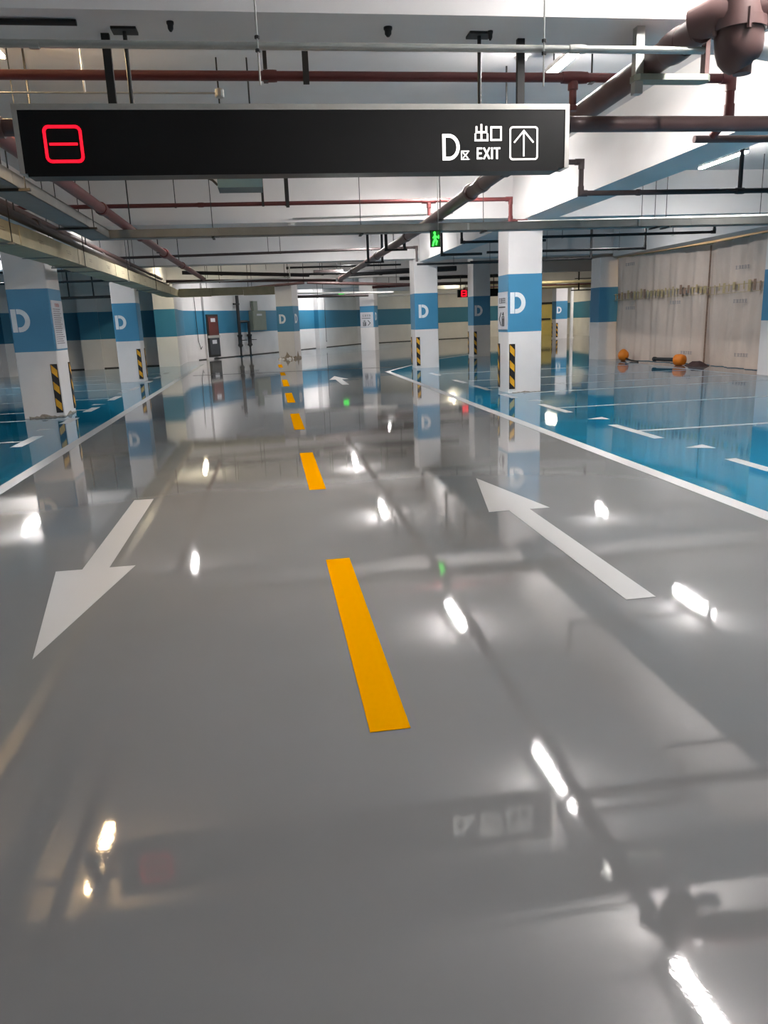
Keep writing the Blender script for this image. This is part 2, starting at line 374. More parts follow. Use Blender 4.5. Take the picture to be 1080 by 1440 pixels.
def column(label, x, y, wx, wy, top, rot=0, letters=(), haz=(), notice=None, dirt=0, group='blue-banded concrete columns'):
    """(x, y) is the front left corner; faces are front, left and right"""
    t = thing('column', (x, y, 0), label, 'column', group)
    M = Matrix.Translation((x, y, 0)) @ Matrix.Rotation(rot, 4, 'Z')
    MB(M).bevbox(0, wx, 0, wy, 0, top, .015).build('shaft', M_COLW, t)
    MB(M).bevbox(-.002, wx + .002, -.002, wy + .002, 1.19, 2.28, .015).build('blue_band', M_BAND, t)
    t['kind'] = 'thing'
    e = .003
    fr = {'front': (M @ Matrix.Translation((0, -e, 0)), wx), 'left': (M @ Matrix.Translation((-e, wy, 0)) @ Matrix.Rotation(R(-90), 4, 'Z'), wy),
          'right': (M @ Matrix.Translation((wx + e, 0, 0)) @ Matrix.Rotation(R(90), 4, 'Z'), wy)}
    for f, off in letters:
        mb = MB(fr[f][0]); letter_d(mb, off, 1.54, .31, .4, .085, .012); mb.build('letter_d', M_LETTER, t)
    for f, side in haz:
        Mf, wd = fr[f]
        hazard(t, Mf @ Matrix.Translation((0.015 if side < 0 else wd - .135, 0, 0)), .12, .08, .96)
    if notice == 'lift_left':
        Mf, wd = fr['left']; lift_notice(t, Mf @ Matrix.Translation((.03, 0, 1.24)), wd - .06, .72, True)
    elif notice == 'lift_front':
        Mf, wd = fr['front']; lift_notice(t, Mf @ Matrix.Translation((.02, 0, 1.2)), wd * .9, .76, False)
    elif notice == 'text_right':
        Mf, wd = fr['right']
        Mn = Mf @ Matrix.Translation((.05, 0, 1.22)); bw, bh = wd - .1, .86
        bd = MB(Mn).box(0, bw, -.01, 0, 0, bh).build('notice_board', M_PAPER, t); bd['label'] = 'pale notice covered in small lines of writing'
        mb = MB(Mn @ Matrix.Translation((0, -.01, 0))); glyph_rows(mb, bw * .3, bh * .87, bw * .4, .06, 4); mb.build('notice_heading', M_INKR, bd)
        mb = MB(Mn @ Matrix.Translation((0, -.01, 0)))
        for k in range(17):
            z = bh * (.82 - .044 * k); L = bw * random.uniform(.55, .8); x_ = bw * .1
            while x_ < bw * .1 + L: stroke(mb, [(x_, z), (x_ + .02, z)], .014); x_ += .045
        mb.build('notice_writing', M_INKL, bd)['kind'] = 'stuff'
    if dirt:
        for f in ('front', 'right'):
            Mf, wd = fr[f]; n = 14; a0 = wd * (.12 if f == 'front' else 0)
            top = [(a0 + (wd - a0) * k / n, dirt * (random.uniform(.01, .035) + .05 *  math.exp(-((k / n - .45) * 7) ** 2))) for k in range(n + 1)]
            mb = MB(Mf); vs_ = [(a, -.004, b) for a, b in top] + [(a, -.004, .002) for a, b in top] + [(a, .002, b) for a, b in top] + [(a, .002, .002) for a, b in top]; N = n + 1
            fs_ = []
            for k in range(n): fs_ += [(k, k + 1, N + k + 1, N + k), (2 * N + k, 3 * N + k, 3 * N + k + 1, 2 * N + k + 1), (k, 2 * N + k, 2 * N + k + 1, k + 1), (N + k, N + k + 1, 3 * N + k + 1, 3 * N + k)]
            mb._a(vs_, fs_); mb.build('scuffed_foot', M_DIRT, t)
    return t
column('nearest left column with white D and small-print notice on its lane side', -4.49, 14.83, .71, .85, 3.25, 0, [('front', .03)], [('front', 1), ('right', 1)], 'text_right', 1)
column('second left column with white D, beyond the column bearing the notice', -4.41, 24.03, .69, .7, 3.25, 0, [('front', .05)], [('front', 1), ('right', 1)])
column('nearest right column with white D, standing by the lane edge line', 4.7, 14.87, .68, .68, 3.2, 0, [('front', .035)], [('front', -1), ('left', -1)], 'lift_left', .4)
column('second right column with white D, at the bend of the lane line', 4.62, 24.15, .74, .75, 3.3, 0, [('front', .12)], [('front', -1), ('left', -1)])
column('third right column with dim D, beside the red digit display', 7.95, 29.6, .68, .8, 4.096, 0, [('front', .06)], [('front', -1), ('left', -1)])
column('dark shaded column at the far end of the plastic curtain', 10.68, 24.2, .74, .7, 3.2)
column('column cut by the right edge of the photograph beside the curtain', 10.98, 15.25, .9, .95, 3.2)
column('battered two-lettered column before the back wall with broken plaster foot', .5, 35.3, .78, .75, 4.096, R(-23), [('front', .12), ('right', .2)], dirt=4)
column('narrow far column with direction notice, standing alone mid-lane', 4.95, 41.3, .78, .72, 4.096, R(-24), [('right', .15)], notice='lift_front')
column('faraway right column with small D beside the white post', 18.0, 47.2, .75, .7, 4.096, 0, [('front', .05)], [('front', -1), ('left', -1)])
# broken plaster on the battered column
pl = thing('plaster_rubble', (.95, 34.9, 0), 'crumbled plaster heap at the foot of the battered far column', 'rubble')
for k in range(9):
    cx, cy, s_ = .68 + random.uniform(-.22, .4), 34.85 + random.uniform(-.15, .1), random.uniform(.05, .13)
    MB().lathe([(s_, 0), (s_ * .9, s_ * .5), (s_ * .35, s_)], (cx, cy, 0), 6).build('plaster_lump', M_COLW if k % 3 else M_DIRT, pl)

# ------------------------------------------------------------------ overhead exit sign
SY = 5.42
sg = thing('exit_sign', (.34, SY, 2.46), 'long black overhead exit sign box with silver frame and lit lettering', 'sign')
L_, R_, B_, T_ = -1.45, 2.14, 2.455, 2.875
fr_ = MB()
fr_.box(L_, R_, SY - .0, SY + .16, T_ - .035, T_); fr_.box(L_, L_ + .03, SY, SY + .16, B_ + .02, T_ - .035); fr_.box(R_ - .03, R_, SY, SY + .16, B_ + .02, T_ - .035)
fr_.build('frame', M_ALU, sg)
MB().box(L_ + .05, R_ - .08, SY - .01, SY + .15, B_, B_ + .022).build('bottom_rail', M_PANEL, sg)
MB().box(L_ + .03, R_ - .03, SY + .006, SY + .15, B_ + .022, T_ - .035).build('panel', M_PANEL, sg)
FS = Matrix.Translation((0, SY + .006, 0))
mb = MB(FS); stroke(mb, shift(ring_path(.215, .2, .03), -1.275, 2.545), .017); stroke(mb, [(-1.245, 2.645), (-1.09, 2.645)], .014)
mb.build('red_digit_display', M_LEDRED, sg)
mb = MB(FS); letter_d(mb, 1.255, 2.53, .118, .162, .021, 0); mb.build('letter_d', M_LEDWHITE, sg)
mb = MB(FS)   # 区
a = 1.385; b = 2.535; s_ = .05
stroke(mb, [(a + s_, b + s_), (a, b + s_), (a, b), (a + s_, b)], .006); stroke(mb, [(a + .012, b + .04), (a + .042, b + .01)], .006); stroke(mb, [(a + .042, b + .04), (a + .012, b + .01)], .006)
mb.build('zone_character', M_LEDWHITE, sg)
mb = MB(FS)   # 出口
a, b, t_ = 1.482, 2.652, .0105
stroke(mb, [(a + .042, b), (a + .042, b + .095)], t_)
stroke(mb, [(a + .008, b + .082), (a + .008, b + .05), (a + .076, b + .05)], t_); stroke(mb, [(a + .076, b + .05), (a + .076, b + .082)], t_)
stroke(mb, [(a, b + .036), (a, b), (a + .084, b), (a + .084, b + .036)], t_)
stroke(mb, ring_pts(a + .11, b + .002, .068, .078), t_)
mb.build('exit_characters', M_LEDWHITE, sg)
mb = MB(FS)   # EXIT
a, b, h_, t_ = 1.497, 2.54, .062, .0105
stroke(mb, [(a + .026, b + h_), (a, b + h_), (a, b), (a + .026, b)], t_); stroke(mb, [(a, b + h_ / 2), (a + .022, b + h_ / 2)], t_)
stroke(mb, [(a + .045, b + h_), (a + .08, b)], t_); stroke(mb, [(a + .08, b + h_), (a + .045, b)], t_)
stroke(mb, [(a + .1, b), (a + .1, b + h_)], t_); stroke(mb, [(a + .118, b + h_), (a + .152, b + h_)], t_); stroke(mb, [(a + .135, b), (a + .135, b + h_)], t_)
mb.build('exit_word', M_LEDWHITE, sg)
mb = MB(FS); stroke(mb, shift(ring_path(.19, .2, .018), 1.725, 2.532), .009); mb.build('arrow_border', M_LEDWHITE, sg)
mb = MB(FS); stroke(mb, [(1.82, 2.555), (1.82, 2.705)], .009); stroke(mb, [(1.755, 2.64), (1.82, 2.71), (1.885, 2.64)], .009); mb.build('up_arrow', M_LEDWHITE, sg)
for x in (-.73, 1.52):
    MB().tube([(x, SY + .03, T_), (x, SY + .03, 3.3)], .013, 8).build('hanger_rod', M_STEEL, sg)
    MB().box(x - .075, x + .075, SY - .02, SY + .09, 3.285, 3.3).build('hanger_plate', M_STEEL, sg)
for x in (-.86, 1.83):
    MB().box(x - .025, x + .025, SY + .1, SY + .135, T_, 3.3).build('hanger_bar', M_STEEL, sg)

# ------------------------------------------------------------------ pipes
def pipe(name, label, pts, r, m, couplings=(), hangers=(), group=None, hm=None, cat='pipe', elbows=True, seg=14):
    t = thing(name, pts[0], label, cat, group)
    MB().tube(pts, r, seg).build('pipe_run', m, t, True)
    for p in (pts[1:-1] if elbows else ()):
        i = pts.index(p); a = Vector(pts[i - 1]); b = Vector(pts[i + 1]); c = Vector(p)
        da = (a - c).normalized(); db = (b - c).normalized()
        if abs(da.dot(db)) > .95: continue
        MB().tube([c + da * r * 2.6, c, c + db * r * 2.6], r * 1.22, seg).build('elbow', m, t, True)
    for c, d, L, k in couplings:
        c = Vector(c); d = Vector(d).normalized() * L / 2
        MB().tube([c - d, c - d * .5, c + d * .5, c + d], [r * k * .94, r * k, r * k, r * k * .94], seg).build('coupling', m, t, True)
    for c, ztop in hangers:
        c = Vector(c); hr = .007 if r < .04 else .01
        MB().tube([(c.x, c.y, c.z), (c.x, c.y, ztop)], hr, 6).build('hanger_rod', hm or M_STEEL, t)
        MB().box(c.x - r * .5, c.x + r * .5, c.y - r * 1.12, c.y + r * 1.12, c.z - r * 1.15, c.z - r * 1.02).build('clamp', hm or M_STEEL, t)
    return t
# big drain pipe down the lane
P1 = [(2.66, 4.7, 3.1), (2.74, 8, 3.1), (2.9, 14, 3.1), (2.93, 22, 3.1), (2.95, 30.5, 3.1)]
yd = (0, 1, 0)
bp_ = pipe('drain_pipe', 'big brown drain pipe running down the lane under the beams on the right', P1, .083, M_BROWN,
     [((2.67, 5.0, 3.1), yd, .2, 1.17), ((2.79, 9.9, 3.1), yd, .22, 1.17), ((2.8, 10.5, 3.1), yd, .1, 1.3), ((2.9, 15.8, 3.1), yd, .25, 1.17), ((2.92, 20.2, 3.1), yd, .3, 1.2), ((2.94, 26, 3.1), yd, .3, 1.3), ((2.95, 30.4, 3.1), yd, .3, 1.4)],
     [((2.755, 8.8, 3.1), SLAB), ((2.86, 12.6, 3.1), SLAB), ((2.91, 17.5, 3.1), SLAB), ((2.93, 22.0, 3.1), SLAB)])
MB().tube([(2.83, 4.6, 3.3), (2.83, 4.6, 3.08), (2.84, 4.6, 2.97), (2.85, 4.6, 2.91), (2.86, 4.6, 2.875), (2.865, 4.6, 2.86), (2.87, 4.6, 2.855), (2.87, 4.6, 2.825)], [.125, .135, .135, .122, .098, .07, .05, .05], 20).build('tee_body', M_BROWN, bp_, True)
MB().tube([(2.62, 4.75, 3.12), (2.7, 4.66, 3.14), (2.84, 4.6, 3.16), (3.1, 4.58, 3.2), (3.6, 4.56, 3.22)], [.09, .1, .12, .12, .11], 18).build('tee_branch', M_BROWN, bp_, True)
MB().tube([(2.83, 4.6, 3.045), (2.83, 4.6, 3.1)], .152, 20).build('flange', M_BROWN, bp_, True)
MB().tube([(2.95, 4.6, 2.98), (3.14, 4.6, 2.96)], [.07, .075], 16).build('cleanout_socket', M_PVC, bp_, True)
for k in range(4):
    a = R(20 + 80 * k); MB().tube([(2.83 + .148 * math.cos(a), 4.6 + .148 * math.sin(a), 3.02), (2.83 + .148 * math.cos(a), 4.6 + .148 * math.sin(a), 3.125)], .014, 6).build('flange_bolt', M_BROWN, bp_)
brk = thing('pipe_bracket', (2.9, 5.28, 3.3), 'flat grey steel bracket carrying the big drain pipe below the first beam', 'bracket')
MB().bevbox(2.52, 3.06, 5.24, 5.36, 2.975, 3.012, .03).build('cross_bar', M_EBOX, brk)
MB().box(2.53, 2.585, 5.27, 5.33, 2.9, 3.3).build('strap', M_GALV, brk)
MB().box(3.02, 3.05, 5.27, 5.33, 3.012, 3.3).build('strap', M_BROWN, brk)
# transverse pipes near the sign
pipe('water_pipe', 'thick brown pipe crossing just behind the exit sign, level with its lettering', [(-1.8, 5.95, 3.25), (-1.8, 5.95, 2.86), (1.0, 5.95, 2.87), (12.0, 5.95, 2.87)], .056, M_BROWN, [((2.2, 5.95, 2.87), (1, 0, 0), .3, 1.1)], [((6.4, 5.95, 2.87), 3.3 + .8)])
sp1 = pipe('sprinkler_pipe', 'dark red sprinkler pipe crossing above the exit sign, ending in an elbow', [(-6, 6.2, 3.255), (0, 6.2, 3.255), (3.78, 6.2, 3.255), (3.78, 6.2, 2.98), (3.74, 6.35, 2.87)], .034, M_RED,
     [((.16, 6.2, 3.255), (1, 0, 0), .1, 1.25), ((2.48, 6.2, 3.255), (1, 0, 0), .2, 1.3)], [((.13, 6.2, 3.255), SLAB), ((.42, 6.2, 3.255), SLAB), ((2.62, 6.2, 3.255), SLAB)])
MB().tube([(2.47, 6.2, 3.225), (2.47, 6.2, 3.17), (2.47, 6.2, 3.165), (2.47, 6.2, 3.06), (2.47, 6.2, 3.055), (2.47, 6.2, 3.02)], [.039, .039, .028, .028, .036, .036], 12).build('drop', M_RED, sp1)
pipe('branch_pipe', 'brown pipe entering at the right edge behind the thick brown pipe', [(3.72, 6.6, 2.9), (4.0, 6.6, 2.9), (12, 6.6, 2.9)], .03, M_BROWN)
pipe('conduit', 'pale grey conduit crossing the top of the view in front of the sign hangers', [(-6, 4.72, 2.985), (0, 4.72, 2.985), (2.69, 4.72, 2.985)], .02, M_GALV, [((1.9, 4.72, 2.985), (1, 0, 0), .1, 1.25), ((-1.1, 4.72, 2.98), (1, 0, 0), .05, 1.2)], hm=M_GALV)
for x, lb in ((.066, 'thin threaded rod hanging down left of the centre, through the pale conduit'), (1.69, 'thin threaded rod hanging down by the ceiling lamp, through the pale conduit')):
    t = thing('threaded_rod', (x, 4.69, SLAB), lb, 'rod', 'threaded rods holding the pale conduit')
    MB().tube([(x, 4.69, 2.78), (x, 4.69, SLAB)], .005, 6).build('rod', M_GALV, t)
    MB().tube([(x, 4.69, 2.945), (x, 4.69, 2.96)], .014, 6).build('nut', M_STEEL, t); MB().tube([(x, 4.69, 3.01), (x, 4.69, 3.025)], .014, 6).build('nut', M_STEEL, t)
pipe('thin_conduit', 'very thin grey conduit ending in a junction box above the left half of sign', [(-6, 6.5, 3.22), (-.25, 6.5, 3.22)], .007, M_GALV, hangers=[((-1.2, 6.5, 3.22), SLAB)], hm=M_GALV)
tag(MB().lathe([(.03, 0), (.034, .01), (.034, .05), (.03, .06)], (-.22, 6.5, 3.19), 10).build('junction_box', M_GALV), 'small round junction box at the end of the thin conduit', 'box')
pipe('thin_conduit', 'dark thin conduit stub at the upper left corner under the first beam', [(-6, 5.3, 3.28), (-.98, 5.3, 3.28)], .017, M_STEEL)
for x, wd, z0 in ((.13, .028, 3.29), (.42, .045, 3.19)): MB().box(x - wd / 2, x + wd / 2, 6.16, 6.165, z0, SLAB).build('hanger_bar', M_STEEL, sp1)
# left red main
P6x = -2.02
pipe('fire_main', 'bright dark-red fire main running away on the left, below the red digit', [(P6x, 5.2, 3.06), (P6x, 12, 3.06), (P6x, 19, 3.06), (P6x + .1, 27, 3.06)], .068, M_RED,
     [((P6x, 8.6, 3.06), yd, .16, 1.25), ((P6x, 11.1, 3.06), yd, .14, 1.25), ((P6x, 14.3, 3.06), yd, .16, 1.3), ((P6x, 17.6, 3.06), yd, .3, 1.5), ((P6x + .02, 21, 3.06), yd, .2, 1.3)],
     [((P6x, 8.2, 3.06), SLAB), ((P6x, 13.4, 3.06), SLAB), ((P6x, 16.6, 3.06), SLAB), ((P6x, 20.5, 3.06), SLAB)])
pipe('fire_main_black', 'black pipe running away just above the cream trunking on the left', [(-2.97, 5.5, 2.98), (-3.1, 12, 2.98), (-3.26, 22, 2.98), (-3.26, 28.5, 2.98)], .06, M_DARKP, [((-3.1, 12, 3.0), yd, .16, 1.2), ((-3.2, 17, 3.0), yd, .16, 1.2)],
     [((-3.08, 11, 3.0), SLAB), ((-3.17, 15.5, 3.0), SLAB), ((-3.28, 21, 3.0), SLAB)], hm=M_BLKP)
pipe('fire_main_black', 'pinkish-brown pipe beside the black pipe above the cream trunking', [(-3.25, 9, 3.17), (-3.34, 15, 3.17), (-3.4, 28, 3.17)], .05, M_BROWN)
# second bay pipes
sp2 = pipe('sprinkler_pipe', 'dark red sprinkler pipe crossing below the exit sign before the second beam', [(-5.5, 13.5, 3.43), (0, 13.5, 3.43), (4.3, 13.5, 3.44), (4.3, 13.5, 3.08), (4.6, 13.5, 3.08)], .033, M_RED,
     [((2.87, 13.5, 3.43), (1, 0, 0), .24, 1.3), ((-.9, 13.5, 3.43), (1, 0, 0), .1, 1.2)], [((.1, 13.5, 3.43), SLAB), ((.47, 13.5, 3.43), SLAB), ((-1.3, 13.5, 3.43), SLAB)], hm=M_BLKP)
MB().tube([(2.87, 13.5, 3.4), (2.87, 13.5, 3.32), (2.87, 13.5, 3.315), (2.87, 13.5, 3.2)], [.037, .037, .028, .028], 12).build('drop', M_RED, sp2)
pipe('thin_conduit', 'thin pale conduit fixed along the face of the second beam', [(.62, 14.8, 3.36), (3.6, 14.8, 3.4)], .012, M_GALV)
pipe('sprinkler_pipe', 'dark pipe crossing before the third beam with an elbow down at its right end', [(-6.8, 22.5, 3.38), (0, 22.5, 3.44), (4.4, 22.5, 3.49), (4.4, 22.5, 3.1)], .035, M_DARKP, hangers=[((.22, 22.5, 3.45), SLAB), ((.55, 22.5, 3.45), SLAB), ((3.1, 22.5, 3.47), SLAB)], hm=M_BLKP)
for x, wd, z0 in ((.1, .04, 3.39), (.5, .055, 3.36)): MB().box(x - wd / 2, x + wd / 2, 13.45, 13.458, z0, SLAB).build('hanger_bar', M_STEEL, sp2)
for x, y_ in ((2.7, 17.2), (3.1, 17.2), (2.75, 20.6), (3.12, 20.6)): MB().box(x - .03, x + .03, y_, y_ + .05, 3.0, SLAB).build('hanger_bar', M_BLKP, bp_)
for y_ in (17.2, 20.6): MB().box(2.66, 3.16, y_, y_ + .05, 2.96, 3.0).build('hanger_bar', M_BLKP, bp_)
# right bay pipes
by = pipe('bypass_pipe', 'brown pipe dropping right of the sign then running level under the right beam', [(-.9, 10.2, 3.4), (4.2, 10.2, 3.4), (4.2, 10.2, 3.02), (6.0, 10.2, 3.02), (10.8, 10.2, 3.02)], .033, M_DARKP,
     [((6.45, 10.2, 3.02), (1, 0, 0), .12, 1.3), ((5.0, 10.2, 3.02), (1, 0, 0), .06, 1.25), ((6.9, 10.2, 3.02), (1, 0, 0), .06, 1.25)])
MB().tube([(6.45, 10.2, 3.05), (6.45, 10.2, SLAB - .003)], .028, 12).build('riser', M_DARKP, by)
pipe('pale_conduit', 'pale conduit crossing right above the cable tray, past the nearest right column', [(4.4, 13.4, 3.05), (6.7, 13.4, 3.06), (10.9, 13.4, 3.09)], .028, M_PVC, [((6.65, 13.4, 3.06), (1, 0, 0), .1, 1.3)], [((6.65, 13.4, 3.06), SLAB), ((8.9, 13.4, 3.08), SLAB)])
for i, (pts, hx) in enumerate((
    ([(5.6, 17, 3.15), (10.2, 17, 3.17), (10.2, 17, SLAB)], (6.6, 7.3, 9.2)), ([(5.6, 19.5, 3.06), (9.8, 19.5, 3.06), (9.8, 19.5, SLAB)], (7.0, 9.1)), ([(5.7, 21.5, 2.98), (9.2, 21.5, 2.99), (9.2, 21.5, SLAB)], (7.9,)))):
    pipe('black_pipe', f'black pipe crossing between right column and plastic curtain, {["highest", "middle", "lowest"][i]} of three', pts, .03, M_BLKP, hangers=[((x, pts[0][1], pts[0][2]), SLAB) for x in hx], hm=M_BLKP, group='black pipes over the right bays')
pipe('black_pipe', 'black pipe loop between second and nearest right columns, higher one', [(4.45, 17.5, SLAB), (4.45, 17.5, 3.13), (6.4, 17.5, 3.13)], .03, M_BLKP, hangers=[((5.9, 17.5, 3.13), SLAB)], hm=M_BLKP)
pipe('black_pipe', 'black pipe loop between second and nearest right columns, lower one', [(4.47, 19.6, SLAB), (4.47, 19.6, 3.04), (5.5, 19.6, 3.04)], .032, M_BLKP)
pipe('black_pipe', 'black pipe crossing just before the second right column top', [(4.5, 23.0, 3.06), (7.6, 23.0, 3.06)], .03, M_BLKP, hangers=[((5.6, 23.0, 3.06), SLAB), ((6.7, 23.0, 3.06), SLAB)])
# left bay pipes seen between the left columns
for i, (y, z, xa, xb) in enumerate(((17, 2.98, -9.3, -4.5), (19.5, 2.9, -9.3, -4.2), (21.6, 2.78, -9.3, -4.0))):
    pipe('black_pipe', f'dark pipe crossing the left bays behind nearest left column, {["front", "middle", "rear"][i]} one', [(xa, y, z), (xb, y, z)], .03, M_GALV if i == 0 else M_BLKP, hangers=[((xb + .1, y, z), SLAB), ((xb - 1.1, y, z), SLAB), ((xb - 2.4, y, z), SLAB)], hm=M_BLKP, group='dark pipes over the left bays')
lf = thing('trapeze_frame', (-5.2, 26.5, SLAB), 'black trapeze frame hanging between the two left columns', 'frame')
for k in range(4): MB().box(-6.9 + k * .75, -6.86 + k * .75, 26.5, 26.54, 2.62, SLAB).build('frame_post', M_BLKP, lf)
MB().box(-7.0, -4.5, 26.47, 26.57, 2.56, 2.62).build('frame_bar', M_BLKP, lf); MB().box(-7.0, -4.5, 27.1, 27.2, 2.56, 2.62).build('frame_bar', M_BLKP, lf)
# far pipe tangle
far = [('far red-lit pipe crossing below the third beam to the left', [(-3.2, 27.5, 3.05), (2.6, 28.6, 2.98)], .05, M_BROWN),
       ('far dark pipe sloping across above the back trunking', [(-2.6, 27.0, 3.28), (1.6, 27.6, 3.12)], .06, M_DARKP),
       ('far yellow-lit thin conduit across the left back', [(-2.9, 26.5, 2.92), (.9, 26.5, 3.0), (.9, 26.5, 3.35)], .022, M_PVC),
       ('far black pipe crossing right of the battered column, upper', [(.9, 28.5, 3.42), (.9, 28.6, 3.45), (5.0, 28.6, 3.45)], .035, M_BLKP),
       ('far black pipe crossing right of the battered column, lower', [(.9, 29.2, 3.25), (4.9, 29.2, 3.25)], .04, M_BLKP),
       ('far thick black pipe hanging under the third beam', [(1.9, 29.8, 3.33), (3.0, 29.8, 3.33)], .09, M_DARKP),
       ('far thick black pipe leading to the second right column', [(3.2, 30.0, 3.27), (7.4, 30.0, 3.35)], .1, M_BLKP),
       ('far pinkish pipe crossing above the narrow far column', [(1.7, 31, 3.05), (5.0, 31.4, 2.9), (6.2, 31.6, 2.86)], .06, M_BROWN),
       ('far pinkish pipe crossing above the battered column to the left', [(-1.5, 31.5, 2.88), (1.6, 31.02, 3.045)], .05, M_BROWN),
       ('far bright red pipe beside the second right column', [(5.0, 36.5, 3.02), (7.6, 36.3, 3.08)], .06, M_RED),
       ('far dark green-lit pipe before the back wall, left', [(1.5, 38.5, 2.78), (5.2, 39.6, 2.78)], .07, M_DARKP),
       ('far pale pipe before the back wall, centre', [(1.4, 39.8, 2.98), (6.6, 40.2, 2.9)], .05, M_PVC),
       ('far pale pipe behind the second right column', [(6.3, 43.5, 2.85), (12.5, 43.5, 2.85)], .06, M_PVC),
       ('far dark pipe behind the second right column, upper', [(6.3, 39.0, 3.2), (13.5, 39.0, 3.15)], .08, M_DARKP),
       ('far dark pipe behind the second right column, topmost', [(6.2, 36.0, 3.36), (12.5, 36.0, 3.36)], .1, M_BLKP),
       ('far yellow-lit pipe right of the nearest right column, upper', [(10.5, 40, 3.12), (19.5, 40, 3.12)], .075, M_CREAM),
       ('far yellow-lit pipe right of the nearest right column, lower', [(10.5, 40.6, 2.9), (19.5, 40.6, 2.9)], .075, M_CREAM),
       ('far rust-coloured pipe between the two yellow-lit pipes', [(10.5, 41, 3.0), (19.5, 41, 3.02)], .05, M_RED)]
for lb, pts, r, m in far:
    hs = [((pts[0][0] * .7 + pts[-1][0] * .3, pts[0][1] * .7 + pts[-1][1] * .3, pts[0][2] * .7 + pts[-1][2] * .3), 3.95 + .15), ((pts[0][0] * .2 + pts[-1][0] * .8, pts[0][1] * .2 + pts[-1][1] * .8, pts[0][2] * .2 + pts[-1][2] * .8), SLAB)]
    pipe('service_pipe', lb, pts, r, m, hangers=hs, hm=M_BLKP, group='distant service pipes', seg=10)

# ------------------------------------------------------------------ trays and trunking
def tray(name, label, x0, x1, y0, y1, z0, z1, along, n, m, lip=.02):
    t = thing(name, ((x0 + x1) / 2, (y0 + y1) / 2, z0), label, 'cable tray')
    a0, a1 = (x0, x1) if along == 'x' else (y0, y1)
    for k in range(n):
        p, q = a0 + (a1 - a0) * k / n, a0 + (a1 - a0) * (k + 1) / n - .006
        mb = MB()
        if along == 'x':
            mb.box(p, q, y0, y1, z0, z0 + .006); mb.box(p, q, y0, y0 + .006, z0, z1); mb.box(p, q, y1 - .006, y1, z0, z1); mb.box(p, q, y0 - .004, y1 + .004, z1, z1 + .006)
        else:
            mb.box(x0, x1, p, q, z0, z0 + .006); mb.box(x0, x0 + .006, p, q, z0, z1); mb.box(x1 - .006, x1, p, q, z0, z1); mb.box(x0 - .004, x1 + .004, p, q, z1, z1 + .006)
        mb.build('tray_section', m, t)
    return t
ct = tray('cable_tray', 'long grey steel cable tray crossing the lane under the second beam', -2.54, 11.0, 12.6, 12.86, 2.85, 2.965, 'x', 7, M_TRAY)
for x in (-.7, 1.6, 3.6, 6.55, 6.75, 8.9):
    MB().tube([(x, 12.73, 2.82), (x, 12.73, SLAB)], .006, 6).build('hanger_rod', M_STEEL, ct); MB().box(x - .02, x + .02, 12.57, 12.89, 2.825, 2.845).build('hanger_foot', M_STEEL, ct)
for k, x in enumerate((3.3, 6.2)): MB().box(x, x + .03, 12.592, 12.6, 2.86, 2.96).build('joint_plate', M_GALV, ct)
lt = tray('cable_tray', 'dark grey cable tray running away at left to meet the crossing tray', -2.54, -2.22, 5.0, 12.58, 2.85, 2.965, 'y', 5, M_TRAY)
for y in (5.2, 8.2, 11.2):
    for x in (-2.6, -2.16): MB().tube([(x, y, 2.82), (x, y, SLAB)], .006, 6).build('hanger_rod', M_STEEL, lt)
    MB().box(-2.64, -2.12, y - .02, y + .02, 2.82, 2.845).build('hanger_bar', M_STEEL, lt)
tk = thing('fireproof_trunking', (-3.22, 16, 2.6), 'thick cream fireproof board trunking in front of the left columns', 'trunking')
y = 3.0; k = 0
while y < 29.3:
    L = 1.45 + .12 * (k % 3)
    e = .006 * (k % 2)
    s_ = MB().box(-3.46 - e, -2.98 + e, y, min(y + L - .012, 29.4), 2.6 - e, 2.83 + e).build('trunking_section', M_CREAM, tk)
    if k > 2 and k < 12:
        mb = MB(); mb.box(-2.979 + e, -2.976 + e, y + L * .5, y + L * .5 + .22, 2.7, 2.712); mb.box(-2.979 + e, -2.976 + e, y + L * .5 - .05, y + L * .5 + .2, 2.735, 2.743); mb.build('printed_mark', M_DIRT, s_)
    if k % 2 == 0: MB().box(-3.475, -2.965, y + .05, y + .085, 2.58, 2.592).build('support_bar', M_TRAY, tk)
    y += L; k += 1
for y in (10.3, 14.2, 18.5, 23.0):
    for x in (-3.49, -2.955): MB().tube([(x, y, 2.57), (x, y, SLAB)], .007, 6).build('hanger_rod', M_STEEL, tk)
    MB().box(-3.51, -2.93, y - .018, y + .018, 2.562, 2.585).build('support_bar', M_TRAY, tk)
tb = thing('fireproof_trunking', (-1.3, 29.2, 2.6), 'greenish trunking crossing at the back from the left trunking end to mid-lane', 'trunking')
for k in range(3): MB().box(-2.96 + k * 1.13, -2.96 + k * 1.13 + 1.115, 28.9, 29.35, 2.58 + .02 * (k == 1), 2.86).build('trunking_section', M_CREAM, tb)
for x in (-2.0, -.4): MB().tube([(x, 29.1, 2.86), (x, 29.1, SLAB)], .008, 6).build('hanger_rod', M_STEEL, tb)

